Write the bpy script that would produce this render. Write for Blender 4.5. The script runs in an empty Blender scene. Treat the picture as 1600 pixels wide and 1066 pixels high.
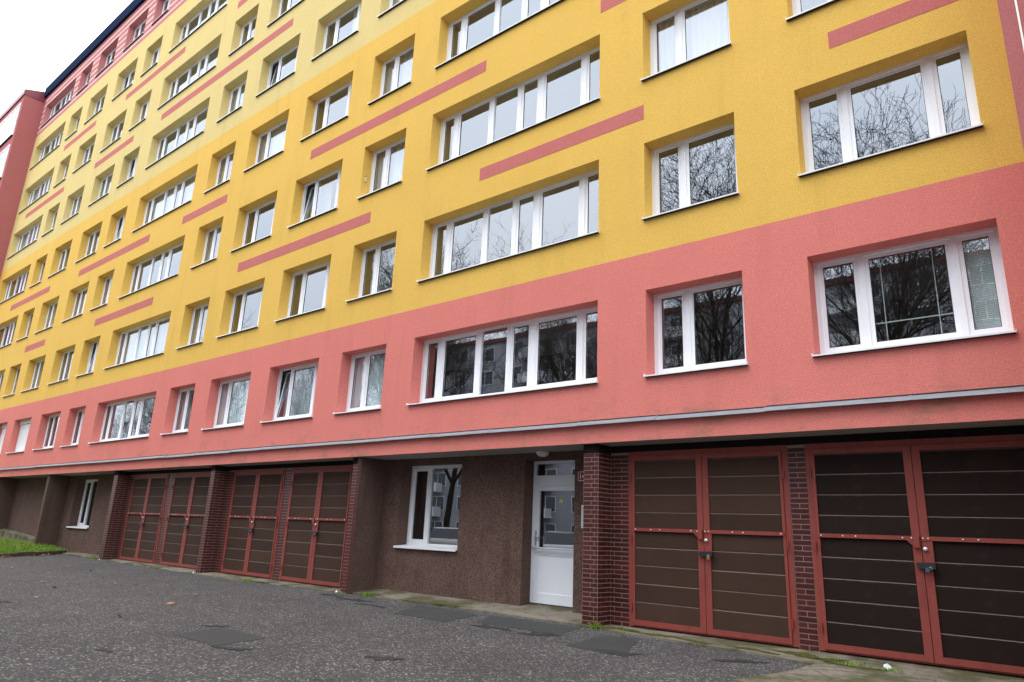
import bpy, math, random
from mathutils import Matrix, Vector
random.seed(7)
R = math.radians
scene = bpy.context.scene
COL = scene.collection

# ------------------------------------------------------------------ camera
CAM = Vector((0.0, -9.9006, 0.0))
YAW, PITCH, ROLL = -0.694976, 0.271921, 0.042602
fwd = Vector((math.sin(YAW)*math.cos(PITCH), math.cos(YAW)*math.cos(PITCH), math.sin(PITCH)))
rgt = Vector((math.cos(YAW), -math.sin(YAW), 0)); upv = rgt.cross(fwd)
r2 = rgt*math.cos(ROLL)+upv*math.sin(ROLL); u2 = upv*math.cos(ROLL)-rgt*math.sin(ROLL)
cd = bpy.data.cameras.new('camera'); cam = bpy.data.objects.new('camera', cd); COL.objects.link(cam)
cam.matrix_world = Matrix(((r2.x,u2.x,-fwd.x,CAM.x),(r2.y,u2.y,-fwd.y,CAM.y),(r2.z,u2.z,-fwd.z,CAM.z),(0,0,0,1)))
cd.sensor_width = 36; cd.lens = 1083.44/1600*36; cd.clip_start = 0.05; cd.clip_end = 2000
scene.camera = cam

# ------------------------------------------------------------------ sky, sun, exposure
SUN_EL, SUN_AZ = R(64), R(205)      # azimuth measured from +Y clockwise: high, behind and left of the camera
world = bpy.data.worlds.new('World'); scene.world = world; world.use_nodes = True
nt = world.node_tree; nt.nodes.clear()
wo = nt.nodes.new('ShaderNodeOutputWorld'); bg = nt.nodes.new('ShaderNodeBackground')
sky = nt.nodes.new('ShaderNodeTexSky'); sky.sky_type = 'NISHITA'; sky.sun_disc = False
sky.sun_elevation = SUN_EL; sky.sun_rotation = SUN_AZ
tc = nt.nodes.new('ShaderNodeTexCoord'); ns = nt.nodes.new('ShaderNodeTexNoise')
ns.inputs['Scale'].default_value = 2.2; ns.inputs['Detail'].default_value = 5
rp = nt.nodes.new('ShaderNodeValToRGB')
rp.color_ramp.elements[0].position = .3; rp.color_ramp.elements[0].color = (8.9, 9.7, 11.0, 1)
rp.color_ramp.elements[1].position = .75; rp.color_ramp.elements[1].color = (12.2, 12.4, 12.9, 1)
mx = nt.nodes.new('ShaderNodeMix'); mx.data_type = 'RGBA'; mx.clamp_result = False
mx.inputs[0].default_value = .86                      # unbroken cloud over most of the blue
nt.links.new(tc.outputs['Generated'], ns.inputs['Vector']); nt.links.new(ns.outputs['Fac'], rp.inputs['Fac'])
nt.links.new(sky.outputs[0], mx.inputs[6]); nt.links.new(rp.outputs[0], mx.inputs[7])
# an overcast sky is brighter overhead than at the horizon, all the way round
sz = nt.nodes.new('ShaderNodeSeparateXYZ'); nt.links.new(tc.outputs['Generated'], sz.inputs[0])
mr0 = nt.nodes.new('ShaderNodeMapRange'); mr0.inputs[1].default_value = 0; mr0.inputs[2].default_value = 1; mr0.inputs[3].default_value = .80; mr0.inputs[4].default_value = 1.45
nt.links.new(sz.outputs['Z'], mr0.inputs[0])
vm = nt.nodes.new('ShaderNodeVectorMath'); vm.operation = 'SCALE'
nt.links.new(mx.outputs[2], vm.inputs[0]); nt.links.new(mr0.outputs[0], vm.inputs['Scale'])
nt.links.new(vm.outputs[0], bg.inputs['Color']); bg.inputs['Strength'].default_value = .15
nt.links.new(bg.outputs[0], wo.inputs['Surface'])
sd = bpy.data.lights.new('sun', 'SUN'); sd.energy = .9; sd.angle = R(25); sd.color = (1, .965, .91)
sun = bpy.data.objects.new('sun', sd); COL.objects.link(sun)
sdir = Vector((math.sin(SUN_AZ)*math.cos(SUN_EL), math.cos(SUN_AZ)*math.cos(SUN_EL), math.sin(SUN_EL)))
sun.rotation_euler = sdir.to_track_quat('Z', 'Y').to_euler(); sun.location = (0, -30, 60)
scene.view_settings.view_transform = 'Standard'; scene.view_settings.look = 'None'
scene.view_settings.exposure = 0.60; scene.view_settings.gamma = 1.0
scene.view_settings.use_curve_mapping = False
scene.cycles.max_bounces = 8; scene.cycles.transparent_max_bounces = 12

# ------------------------------------------------------------------ materials
def lin(r, g, b): return tuple((c/12.92 if c <= .04045 else ((c+.055)/1.055)**2.4) for c in (r/255, g/255, b/255))
class NT:
    def __init__(s, name):
        s.m = bpy.data.materials.new(name); s.m.use_nodes = True; s.t = s.m.node_tree
        s.b = s.t.nodes['Principled BSDF']; s.o = s.t.nodes['Material Output']
    def n(s, typ, **kw):
        x = s.t.nodes.new(typ)
        for k, v in kw.items():
            if k in x.inputs: x.inputs[k].default_value = v
            else: setattr(x, k, v)
        return x
    def l(s, a, b): s.t.links.new(a, b)
    def coord(s, scale=(1,1,1), kind='Object'):
        t = s.n('ShaderNodeTexCoord'); m = s.n('ShaderNodeMapping'); m.inputs['Scale'].default_value = scale
        s.l(t.outputs[kind], m.inputs['Vector']); return m.outputs[0]
    def noise(s, vec, scale, detail=3, rough=.6):
        x = s.n('ShaderNodeTexNoise'); x.inputs['Scale'].default_value = scale; x.inputs['Detail'].default_value = detail
        x.inputs['Roughness'].default_value = rough; s.l(vec, x.inputs['Vector']); return x.outputs['Fac']
    def ramp(s, fac, stops):
        x = s.n('ShaderNodeValToRGB'); e = x.color_ramp.elements
        while len(e) < len(stops): e.new(.5)
        for q, (p, c) in zip(e, stops):
            q.position = p; q.color = (c, c, c, 1) if isinstance(c, (int, float)) else (*c, 1)
        s.l(fac, x.inputs['Fac']); return x.outputs[0]
    def mix(s, fac, a, b, blend='MIX'):
        x = s.n('ShaderNodeMix'); x.data_type = 'RGBA'; x.blend_type = blend
        for i, v in ((0, fac), (6, a), (7, b)):
            if hasattr(v, 'links'): s.l(v, x.inputs[i])
            elif isinstance(v, tuple): x.inputs[i].default_value = (*v, 1) if len(v) == 3 else v
            else: x.inputs[i].default_value = v
        return x.outputs[2]
    def bump(s, h, strength, dist):
        x = s.n('ShaderNodeBump'); x.inputs['Strength'].default_value = strength; x.inputs['Distance'].default_value = dist
        s.l(h, x.inputs['Height']); s.l(x.outputs[0], s.b.inputs['Normal'])
    def col(s, c):
        if hasattr(c, 'links'): s.l(c, s.b.inputs['Base Color'])
        else: s.b.inputs['Base Color'].default_value = (*c, 1)
    def set(s, rough=.6, metal=0, spec=.5):
        s.b.inputs['Roughness'].default_value = rough; s.b.inputs['Metallic'].default_value = metal
        s.b.inputs['Specular IOR Level'].default_value = spec
def simple(name, c, rough=.6, metal=0, spec=.4, var=.0, scale=8):
    t = NT(name); t.set(rough, metal, spec)
    if var:
        v = t.coord(); f = t.noise(v, scale, 4)
        t.col(t.mix(f, tuple(x*(1-var) for x in c), tuple(min(1, x*(1+var)) for x in c)))
        t.bump(f, .1, .003)
    else: t.col(c)
    return t.m
def stucco(name, c, stain=.0, scuff=False):
    t = NT(name); t.set(.92, 0, .15)
    v = t.coord(); vz = t.coord((1.3, 1.3, .16))
    g = t.noise(v, 42, 3, .7); g2 = t.noise(v, 11, 3, .6); big = t.noise(v, .9, 4, .6); st = t.noise(vz, 1.7, 5, .62)
    a = t.mix(t.ramp(g, [(.3, 0), (.7, 1)]), tuple(x*.80 for x in c), tuple(min(1, x*1.15) for x in c))
    a = t.mix(t.ramp(g2, [(.3, .94), (.7, 1.0)]), (0, 0, 0), a, 'MIX')
    a = t.mix(t.ramp(big, [(.38, .0), (.7, .26)]), a, tuple(x*.78 for x in c))
    a = t.mix(t.ramp(st, [(.54, 0), (.78, .30)]), a, (c[0]*.62, c[1]*.60, c[2]*.62))
    if scuff:
        # pale efflorescence patches, greenish dirt collected just above the flashing
        sx = t.n('ShaderNodeSeparateXYZ'); tcx = t.n('ShaderNodeTexCoord'); t.l(tcx.outputs['Object'], sx.inputs[0])
        mr = t.n('ShaderNodeMapRange'); mr.inputs[1].default_value = 1.9; mr.inputs[2].default_value = 2.35
        mr.inputs[3].default_value = 1; mr.inputs[4].default_value = 0; t.l(sx.outputs['Z'], mr.inputs[0])
        d = t.ramp(t.noise(t.coord((.9, 1, 2.2)), 1.1, 6, .7), [(.52, 0), (.66, 1)])
        mm = t.n('ShaderNodeMath', operation='MULTIPLY'); t.l(d, mm.inputs[0]); t.l(mr.outputs[0], mm.inputs[1])
        m2 = t.n('ShaderNodeMath', operation='MULTIPLY'); t.l(mm.outputs[0], m2.inputs[0]); m2.inputs[1].default_value = .55
        a = t.mix(m2.outputs[0], a, (.24, .17, .10))
        p = t.ramp(t.noise(v, 3.4, 5, .7), [(.66, 0), (.72, .28)])
        m3 = t.n('ShaderNodeMath', operation='MULTIPLY'); t.l(p, m3.inputs[0]); t.l(mr.outputs[0], m3.inputs[1])
        a = t.mix(m3.outputs[0], a, (.80, .50, .42))
    t.col(a); t.bump(g, .7, .007)
    return t.m
M = {}
M['red'] = stucco('red_stucco', (.73, .226, .187), scuff=True)
M['red_top'] = stucco('red_top_stucco', (.57, .215, .20))
M['yellow'] = stucco('ochre_yellow_stucco', (.805, .500, .110))
M['pale'] = stucco('pale_yellow_stucco', (.735, .57, .23))
M['band'] = stucco('painted_red_band', (.57, .175, .155))
M['red_wing'] = stucco('red_wing_stucco', (.45, .145, .138))
M['white_line'] = simple('white_line_paint', (.90, .86, .78), .8)
M['pvc'] = simple('white_window_plastic', (.85, .86, .88), .38, 0, .45, .06, 1.5)
M['sill'] = simple('white_sill_metal', (.80, .81, .82), .4, 0, .5, .06, 6)
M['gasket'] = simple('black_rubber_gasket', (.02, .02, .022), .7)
M['zinc'] = None
t = NT('zinc_flashing'); t.set(.5, .3, .4); v = t.coord((1, 1, 4)); f = t.noise(v, 5, 5)
t.col(t.mix(f, (.16, .18, .20), (.36, .385, .41))); t.bump(f, .15, .004); M['zinc'] = t.m
M['soffit'] = simple('grey_soffit_paint', (.36, .345, .32), .9, 0, .2, .12, 5)
M['fascia'] = simple('dark_blue_roof_metal', (.012, .022, .058), .95, 0, .03, .2, 3)
M['coping'] = simple('dark_red_coping_metal', lin(126, 52, 62), .35, .1, .5, .12, 4)
def roughcast(name, c):
    t = NT(name); t.set(.95, 0, .15); v = t.coord()
    g = t.noise(v, 48, 3, .75); b = t.noise(v, 2.2, 5, .65)
    a = t.mix(t.ramp(g, [(.36, 0), (.62, 1)]), tuple(x*.42 for x in c), tuple(x*1.6 for x in c))
    a = t.mix(t.ramp(b, [(.4, 0), (.75, .45)]), a, tuple(x*.55 for x in c))
    st = t.noise(t.coord((1.6, 1.6, .3)), 1.8, 6, .65); a = t.mix(t.ramp(st, [(.5, 0), (.72, .5)]), a, tuple(x*.45 for x in c))
    t.col(a); t.bump(g, .9, .010); return t.m
M['brown'] = roughcast('brown_roughcast', lin(100, 79, 71))
M['lintel'] = roughcast('dark_lintel_render', lin(34, 27, 26))  # darkened so the colour carries the deep shade under the overhang
M['mortar'] = simple('pale_mortar', lin(146, 122, 116), .95, 0, .1, .12, 40)
t = NT('dark_red_brick'); t.set(.45, 0, .4); oi = t.n('ShaderNodeObjectInfo'); v = t.coord((1, 1, 1))
f = t.noise(v, 30, 4)
a = t.mix(t.ramp(oi.outputs['Random'], [(0, 0), (1, 1)]), lin(66, 25, 21), lin(104, 43, 35))
t.col(t.mix(f, a, lin(48, 19, 17))); t.bump(f, .3, .002); M['brick'] = t.m
t = NT('red_oxide_steel_paint'); t.set(.55, 0, .35); v = t.coord(); f = t.noise(v, 5, 5); g = t.noise(v, 60, 3)
a = t.mix(f, lin(126, 56, 48), lin(144, 70, 60)); a = t.mix(t.ramp(g, [(.66, 0), (.74, .6)]), a, lin(105, 44, 36))
w_ = t.noise(t.coord((2, 2, .5)), 3, 6, .7); a = t.mix(t.ramp(w_, [(.5, 0), (.75, .55)]), a, lin(88, 44, 38)); t.col(a); t.bump(g, .15, .002); M['steel'] = t.m
def slatmat(name, c):
    t = NT(name); t.set(.8, 0, .2); v = t.coord((1, 1, 1)); f = t.noise(v, 70, 3); b = t.noise(v, 3, 5)
    a = t.mix(f, tuple(x*.7 for x in c), tuple(x*1.35 for x in c)); a = t.mix(t.ramp(b, [(.6, 0), (.85, .22)]), a, lin(78, 66, 58))
    sx = t.n('ShaderNodeSeparateXYZ'); tcx = t.n('ShaderNodeTexCoord'); t.l(tcx.outputs['Object'], sx.inputs[0])
    mr = t.n('ShaderNodeMapRange'); mr.inputs[1].default_value = .232; mr.inputs[2].default_value = .264; t.l(sx.outputs['Z'], mr.inputs[0])
    oi = t.n('ShaderNodeObjectInfo'); ad = t.n('ShaderNodeVectorMath', operation='ADD'); t.l(tcx.outputs['Object'], ad.inputs[0]); t.l(oi.outputs['Location'], ad.inputs[1])
    dn = t.ramp(t.noise(ad.outputs[0], 7, 5, .75), [(.50, 0), (.8, .40)]); mu = t.n('ShaderNodeMath', operation='MULTIPLY'); t.l(dn, mu.inputs[0]); t.l(mr.outputs[0], mu.inputs[1])
    a = t.mix(mu.outputs[0], a, lin(136, 122, 112)); tone = t.ramp(oi.outputs['Random'], [(0, .72), (1, 1.0)]); a = t.mix(1.0, a, tone, 'MULTIPLY'); big = t.noise(ad.outputs[0], 1.7, 5, .7); a = t.mix(t.ramp(big, [(.4, 0), (.7, .45)]), a, tuple(x*.55 for x in c))
    t.col(a); t.bump(f, .4, .003); return t.m
M['slat'] = slatmat('brown_door_slat', lin(70, 50, 40)); M['slat_dark'] = slatmat('dark_brown_door_slat', lin(36, 24, 18))
M['slat_edge'] = simple('worn_slat_edge', lin(122, 106, 98), .8, 0, .2, .25, 12)  # paler colour paints the skylight caught on each slat's top chamfer
M['bolt'] = simple('zinc_bolt', (.75, .76, .77), .3, .5)
M['chrome'] = simple('steel_knob', (.72, .73, .75), .25, .6)
M['black'] = simple('black_rubber', (.02, .021, .026), .55)
M['brass'] = simple('brass', lin(176, 138, 78), .35, .6)
M['bluelock'] = simple('blue_grey_lock', lin(62, 96, 122), .4, .3)
M['alu'] = simple('white_door_frame', (.84, .86, .90), .35, 0, .5, .03, 3)
M['lampglass'] = simple('opal_lamp_glass', (.72, .70, .64), .3)
M['plate_red'] = simple('red_enamel_plate', lin(150, 22, 34), .3); M['plate_white'] = simple('white_enamel', (.85, .85, .85), .3)
M['grey_panel'] = simple('grey_intercom', (.62, .62, .62), .4)
M['yellow_sticker'] = simple('yellow_sticker', lin(222, 214, 60), .5)
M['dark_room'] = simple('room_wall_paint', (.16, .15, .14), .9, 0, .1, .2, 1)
M['slab'] = simple('room_ceiling_paint', (.34, .33, .31), .9, 0, .1)
def glassmat(name, ior, tint, wob):
    t = NT(name); t.t.nodes.remove(t.b)
    tr = t.n('ShaderNodeBsdfTransparent'); tr.inputs[0].default_value = (*tint, 1)
    gl = t.n('ShaderNodeBsdfGlossy'); gl.inputs['Roughness'].default_value = .004; gl.inputs['Color'].default_value = (.89, .945, 1, 1)
    lw = t.n('ShaderNodeLayerWeight'); lw.inputs['Blend'].default_value = .5      # Schlick reflectance, the same from both sides of the pane
    pw5 = t.n('ShaderNodeMath', operation='POWER'); t.l(lw.outputs['Facing'], pw5.inputs[0]); pw5.inputs[1].default_value = 5
    R0 = ((ior-1)/(ior+1))**2; fr = t.n('ShaderNodeMath', operation='MULTIPLY_ADD'); t.l(pw5.outputs[0], fr.inputs[0]); fr.inputs[1].default_value = 1-R0; fr.inputs[2].default_value = R0
    oi = t.n('ShaderNodeObjectInfo'); v = t.n('ShaderNodeTexCoord'); add = t.n('ShaderNodeVectorMath', operation='ADD')
    sc = t.n('ShaderNodeVectorMath', operation='SCALE'); sc.inputs['Scale'].default_value = 3
    t.l(oi.outputs['Location'], sc.inputs[0]); t.l(v.outputs['Object'], add.inputs[0]); t.l(sc.outputs[0], add.inputs[1])
    f = t.noise(add.outputs[0], 1.6, 1, .4)
    bp = t.n('ShaderNodeBump'); bp.inputs['Strength'].default_value = wob; bp.inputs['Distance'].default_value = .01
    t.l(f, bp.inputs['Height']); t.l(bp.outputs[0], gl.inputs['Normal'])
    ms = t.n('ShaderNodeMixShader'); t.l(fr.outputs[0], ms.inputs[0]); t.l(tr.outputs[0], ms.inputs[1]); t.l(gl.outputs[0], ms.inputs[2])
    t.l(ms.outputs[0], t.o.inputs['Surface']); return t.m
M['glass'] = glassmat('window_glass', 3.1, (.92, .95, .95), .08)
M['door_glass'] = glassmat('door_glass', 3.0, (.35, .38, .38), .05)
def fabric(name, c, trans=.4):
    t = NT(name); t.set(.9, 0, .1); t.col(c)
    tl = t.n('ShaderNodeBsdfTranslucent'); tl.inputs[0].default_value = (*c, 1)
    ms = t.n('ShaderNodeMixShader'); ms.inputs[0].default_value = trans
    t.l(t.b.outputs[0], ms.inputs[1]); t.l(tl.outputs[0], ms.inputs[2]); t.l(ms.outputs[0], t.o.inputs['Surface']); return t.m
M['net'] = fabric('white_net_curtain', (.80, .82, .84)); M['grey_curtain'] = fabric('grey_curtain', (.74, .84, .85), .25)
M['teal_blind'] = fabric('pale_green_blind', (.74, .86, .82), .2); M['shutter'] = simple('white_roller_shutter', (.78, .78, .79), .5)
t = NT('asphalt'); t.set(.9, 0, .25); v = t.coord()
vo = t.n('ShaderNodeTexVoronoi'); vo.inputs['Scale'].default_value = 50; t.l(v, vo.inputs['Vector'])
vo2 = t.n('ShaderNodeTexVoronoi'); vo2.inputs['Scale'].default_value = 24; t.l(v, vo2.inputs['Vector'])
b = t.noise(v, .7, 6, .65); g = t.noise(v, 90, 3); c1 = t.noise(v, 3.2, 5, .7)
a = t.mix(t.ramp(g, [(.3, 0), (.7, 1)]), lin(54, 52, 51), lin(88, 85, 83))
sp = t.n('ShaderNodeSeparateColor'); t.l(vo.outputs['Color'], sp.inputs[0])
a = t.mix(t.ramp(sp.outputs[0], [(.83, 0), (.90, .72)]), a, lin(150, 144, 139))
a = t.mix(t.ramp(sp.outputs[1], [(.62, .0), (.70, .5)]), a, lin(38, 36, 37))
sp2 = t.n('ShaderNodeSeparateColor'); t.l(vo2.outputs['Color'], sp2.inputs[0])
dd = t.ramp(vo2.outputs['Distance'], [(.18, 1), (.28, 0)]); m_ = t.n('ShaderNodeMath', operation='MULTIPLY')
t.l(dd, m_.inputs[0]); t.l(t.ramp(sp2.outputs[0], [(.90, 0), (.92, 1)]), m_.inputs[1])
a = t.mix(m_.outputs[0], a, lin(190, 182, 176))
a = t.mix(t.ramp(b, [(.35, .35), (.65, 0)]), a, lin(46, 43, 43)); a = t.mix(t.ramp(c1, [(.63, 0), (.70, .7)]), a, lin(30, 29, 29))
t.col(a); t.bump(vo.outputs['Distance'], .8, .008); M['asphalt'] = t.m
t = NT('asphalt_patch'); t.set(.85, 0, .3); v = t.coord(); g = t.noise(v, 130, 3); b = t.noise(v, 2.5, 5)
a = t.mix(g, lin(42, 43, 43), lin(66, 66, 66)); a = t.mix(t.ramp(b, [(.5, 0), (.8, .45)]), a, lin(66, 68, 56)); t.col(a); t.bump(g, .5, .004); M['patch'] = t.m
t = NT('mossy_concrete'); t.set(.92, 0, .2); v = t.coord(); g = t.noise(v, 45, 5, .7); b = t.noise(v, 1.3, 6, .7); c1 = t.noise(v, 4, 5, .7)
a = t.mix(t.ramp(g, [(.3, 0), (.7, 1)]), lin(96, 89, 80), lin(138, 130, 116))
a = t.mix(t.ramp(b, [(.44, 0), (.58, .85)]), a, lin(70, 68, 38)); a = t.mix(t.ramp(c1, [(.58, 0), (.68, .6)]), a, lin(60, 54, 46))
t.col(a); t.bump(g, .5, .006); M['concrete'] = t.m
M['kerb'] = simple('mossy_kerb_stone', lin(92, 92, 70), .95, 0, .1, .35, 7)
M['soil'] = simple('mossy_soil', lin(86, 92, 48), 1, 0, .05, .35, 9)
t = NT('grass_blade'); t.set(.7, 0, .2); gi = t.n('ShaderNodeNewGeometry'); f = t.noise(t.coord(), 3, 3)
a = t.mix(t.ramp(gi.outputs['Random Per Island'], [(0, 0), (1, 1)]), lin(72, 112, 30), lin(140, 170, 60)); t.col(t.mix(t.ramp(f, [(.5, 0), (.75, .6)]), a, lin(142, 140, 80))); M['grass'] = t.m
M['leaf'] = simple('dry_leaf', lin(158, 118, 92), .8, 0, .2, .3, 20); M['leaf2'] = simple('dark_dry_leaf', lin(124, 94, 76), .8, 0, .2, .3, 20)
M['litter'] = simple('white_litter_paper', (.82, .82, .84), .7)
M['bark'] = simple('tree_bark', (.060, .050, .042), .95, 0, .1, .4, 6)
M['opp_wall'] = simple('grey_panel_wall', (.36, .36, .385), .9, 0, .2, .15, 1.2); M['opp_frame'] = simple('white_far_frame', (.75, .75, .76), .5)
M['opp_glass'] = simple('far_window_glass', (.03, .035, .045), .08, 0, .6); M['opp_red'] = simple('red_parapet', lin(110, 50, 46), .8)
M['car_silver'] = simple('silver_car_paint', (.42, .44, .47), .28, .6, .5); M['car_white'] = simple('white_car_paint', (.78, .79, .80), .25, 0, .5); M['car_blue'] = simple('blue_car_paint', (.03, .09, .25), .25, 0, .5)
M['car_glass'] = simple('car_glass', (.02, .025, .03), .05, 0, .6); M['tyre'] = simple('tyre_rubber', (.02, .02, .02), .8); M['headlight'] = simple('headlight_lens', (.7, .72, .75), .1)

# ------------------------------------------------------------------ mesh helpers
class MB:
    def __init__(s): s.v = []; s.f = []; s.m = []
    def quad(s, a, b, c, d, mi=0):
        n = len(s.v); s.v += [a, b, c, d]; s.f.append((n, n+1, n+2, n+3)); s.m.append(mi)
    def poly(s, pts, mi=0):
        n = len(s.v); s.v += list(pts); s.f.append(tuple(range(n, n+len(pts)))); s.m.append(mi)
    def box(s, x0, x1, y0, y1, z0, z1, mi=0):
        n = len(s.v)
        s.v += [(x0,y0,z0),(x1,y0,z0),(x1,y1,z0),(x0,y1,z0),(x0,y0,z1),(x1,y0,z1),(x1,y1,z1),(x0,y1,z1)]
        s.f += [(n,n+3,n+2,n+1),(n+4,n+5,n+6,n+7),(n,n+1,n+5,n+4),(n+1,n+2,n+6,n+5),(n+2,n+3,n+7,n+6),(n+3,n,n+4,n+7)]; s.m += [mi]*6
    def prism(s, prof, axis, a, b, mi=0):
        """extrude a 2-d profile along an axis: 'x' -> profile (y,z); 'y' -> (x,z); 'z' -> (x,y)"""
        P = {'x': lambda p, t: (t, p[0], p[1]), 'y': lambda p, t: (p[0], t, p[1]), 'z': lambda p, t: (p[0], p[1], t)}[axis]
        n = len(s.v); k = len(prof)
        s.v += [P(p, a) for p in prof]+[P(p, b) for p in prof]
        for i in range(k): j = (i+1) % k; s.f.append((n+i, n+j, n+k+j, n+k+i)); s.m.append(mi)
        s.f.append(tuple(range(n+k-1, n-1, -1))); s.f.append(tuple(range(n+k, n+2*k))); s.m += [mi, mi]
    def cyl(s, c, r, h, axis='y', k=12, mi=0):
        x, y, z = c; prof = [(r*math.cos(2*math.pi*i/k), r*math.sin(2*math.pi*i/k)) for i in range(k)]
        if axis == 'y': s.prism([(x+p, z+q) for p, q in prof], 'y', y, y+h, mi)
        elif axis == 'z': s.prism([(x+p, y+q) for p, q in prof], 'z', z, z+h, mi)
        else: s.prism([(y+p, z+q) for p, q in prof], 'x', x, x+h, mi)
    def lathe(s, c, prof, axis='z', k=20, mi=0):
        n = len(s.v); x, y, z = c
        for r, h in prof:
            for i in range(k):
                a = 2*math.pi*i/k; p, q = r*math.cos(a), r*math.sin(a)
                s.v.append((x+p, y+q, z+h) if axis == 'z' else (x+p, y+h, z+q))
        for j in range(len(prof)-1):
            for i in range(k):
                i2 = (i+1) % k; s.f.append((n+j*k+i, n+j*k+i2, n+(j+1)*k+i2, n+(j+1)*k+i)); s.m.append(mi)
    def mesh(s, name, mats, smooth=False, recalc=True):
        me = bpy.data.meshes.new(name); me.from_pydata(s.v, [], s.f)
        for m in mats: me.materials.append(m)
        if len(mats) > 1: me.polygons.foreach_set('material_index', s.m)
        if recalc:
            import bmesh
            bm = bmesh.new(); bm.from_mesh(me); bmesh.ops.remove_doubles(bm, verts=bm.verts, dist=1e-5)
            bmesh.ops.recalc_face_normals(bm, faces=bm.faces); bm.to_mesh(me); bm.free()
        if smooth: me.polygons.foreach_set('use_smooth', [True]*len(me.polygons))
        me.update(); return me
def obj(name, me, parent=None, loc=(0, 0, 0), rot=None):
    o = bpy.data.objects.new(name, me); COL.objects.link(o); o.location = loc
    if rot: o.rotation_euler = rot
    if parent is not None:
        o.parent = parent
        if parent.type == 'EMPTY' and parent.parent is None and parent.get('world_children'):
            o.matrix_parent_inverse = Matrix.Translation(-parent.location)
    return o
def build(mb, name, mats, parent=None, loc=(0, 0, 0), rot=None, smooth=False, recalc=True):
    if not isinstance(mats, (list, tuple)): mats = [mats]
    return obj(name, mb.mesh(name, mats, smooth, recalc), parent, loc, rot)
def tag(o, label, cat, group=None):
    o['label'] = label; o['category'] = cat
    if group: o['group'] = group
    return o
def thing(name, loc, label, cat, group=None, worldkids=False, rz=0):
    o = bpy.data.objects.new(name, None); COL.objects.link(o); o.location = loc; o.rotation_euler = (0, 0, rz); o.empty_display_size = .3
    if worldkids: o['world_children'] = True
    return tag(o, label, cat, group)
def struct(o): o['kind'] = 'structure'; return o
_boxes = {}
def boxmesh(name, dx, dy, dz, mat):
    k = (name, round(dx, 4), round(dy, 4), round(dz, 4), mat.name)
    if k not in _boxes:
        b = MB(); b.box(-dx/2, dx/2, -dy/2, dy/2, -dz/2, dz/2); _boxes[k] = b.mesh(name, [mat])
    return _boxes[k]

# ------------------------------------------------------------------ levels
GZ = -1.37                    # asphalt
ZS = 1.537                    # underside of the overhanging storeys
XL, XR = -46.0, -0.055        # facade ends
ZTOP = 24.60
H = 2.8; OPEN_B, OPEN_T = 2.557, 4.0717
ZONE = [(ZS, 4.74, 0), (4.74, 13.10, 1), (13.10, 21.70, 2), (21.70, ZTOP, 3)]
COLS = {'A': (-2.731, -.447), 'B': (-5.362, -3.70), 'C': (-11.04, -6.314), 'D': (-13.587, -11.973), 'E': (-16.708, -14.514),
        'F': (-19.842, -17.652), 'G': (-22.406, -20.782), 'H': (-28.123, -23.387), 'I': (-30.894, -29.27), 'J': (-34.002, -31.80),
        'K': (-37.41, -35.214), 'L': (-40.02, -38.42), 'M': (-45.45, -40.80)}
TYPE = {'A': 't', 'B': 'd', 'C': 'b', 'D': 'd', 'E': 't', 'F': 't', 'G': 'd', 'H': 'b', 'I': 'd', 'J': 't', 'K': 't', 'L': 'd', 'M': 'b'}
def px(P):
    d = Vector(P)-CAM; z = d.dot(fwd)
    return (800+1083.44*d.dot(r2)/z, 533-1083.44*d.dot(u2)/z) if z > .1 else (9e9, 9e9)
WINS = []
for c, (x0, x1) in COLS.items():
    for fl in range(1, 9):
        zb = OPEN_B+(fl-1)*H
        pts = [px((x, 0, z)) for x in (x0, x1) for z in (zb, zb+1.515)]
        if max(p[0] for p in pts) > -110 and min(p[0] for p in pts) < 1750 and max(p[1] for p in pts) > -120: WINS.append((c, fl))

# ------------------------------------------------------------------ setting: ground
g = MB(); g.quad((-400, -400, GZ), (400, -400, GZ), (400, 400, GZ), (-400, 400, GZ)); struct(build(g, 'ground', M['asphalt']))
def sheet(name, pts, z, mat, n=1):
    b = MB(); b.poly([(x, y, z) for x, y in pts]); return struct(build(b, name, mat))
def wob(pts, amp=.03, seg=.18):
    """ragged outline"""
    out = []
    for i, (x, y) in enumerate(pts):
        x2, y2 = pts[(i+1) % len(pts)]; L = math.hypot(x2-x, y2-y); k = max(1, int(L/seg))
        for j in range(k): out.append((x+(x2-x)*j/k+random.uniform(-amp, amp), y+(y2-y)*j/k+random.uniform(-amp, amp)))
    return out
PATCHES = [[(-9.07, -5.33), (-8.01, -5.35), (-8.23, -4.54), (-9.36, -4.54)],
           [(-9.43, -1.41), (-8.17, -1.43), (-8.58, -.24), (-10.29, .02)],
           [(-7.85, -1.05), (-6.23, -1.1), (-6.52, -.05), (-8.37, -.10)],
           [(-5.61, -1.82), (-4.61, -1.97), (-5.37, -.35), (-5.83, -.55)]]
for q in PATCHES: sheet('road_patch', wob(q, .02), GZ+.004, M['patch'])
def raised(name, top, zf, zb, mat):
    """slab with ragged front; points ordered front edge left->right, then back edge right->left; z by y"""
    b = MB(); n = len(top)
    ys = [p[1] for p in top]; y0, y1 = min(ys), max(ys)
    T = [(x, y, zf+(zb-zf)*(y-y0)/(y1-y0)) for x, y in top]
    b.poly(T)
    for i in range(n):
        a, c = T[i], T[(i+1) % n]; b.quad((a[0], a[1], GZ-.02), (c[0], c[1], GZ-.02), c, a)
    return struct(build(b, name, mat))
def ragline(xs, amp=.03, step=.25):
    out = []
    for (xa, ya), (xb, yb) in zip(xs, xs[1:]):
        k = max(1, int(abs(xb-xa)/step))
        for j in range(k): out.append((xa+(xb-xa)*j/k, ya+(yb-ya)*j/k+random.uniform(-amp, amp)))
    return out+[xs[-1]]
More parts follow.
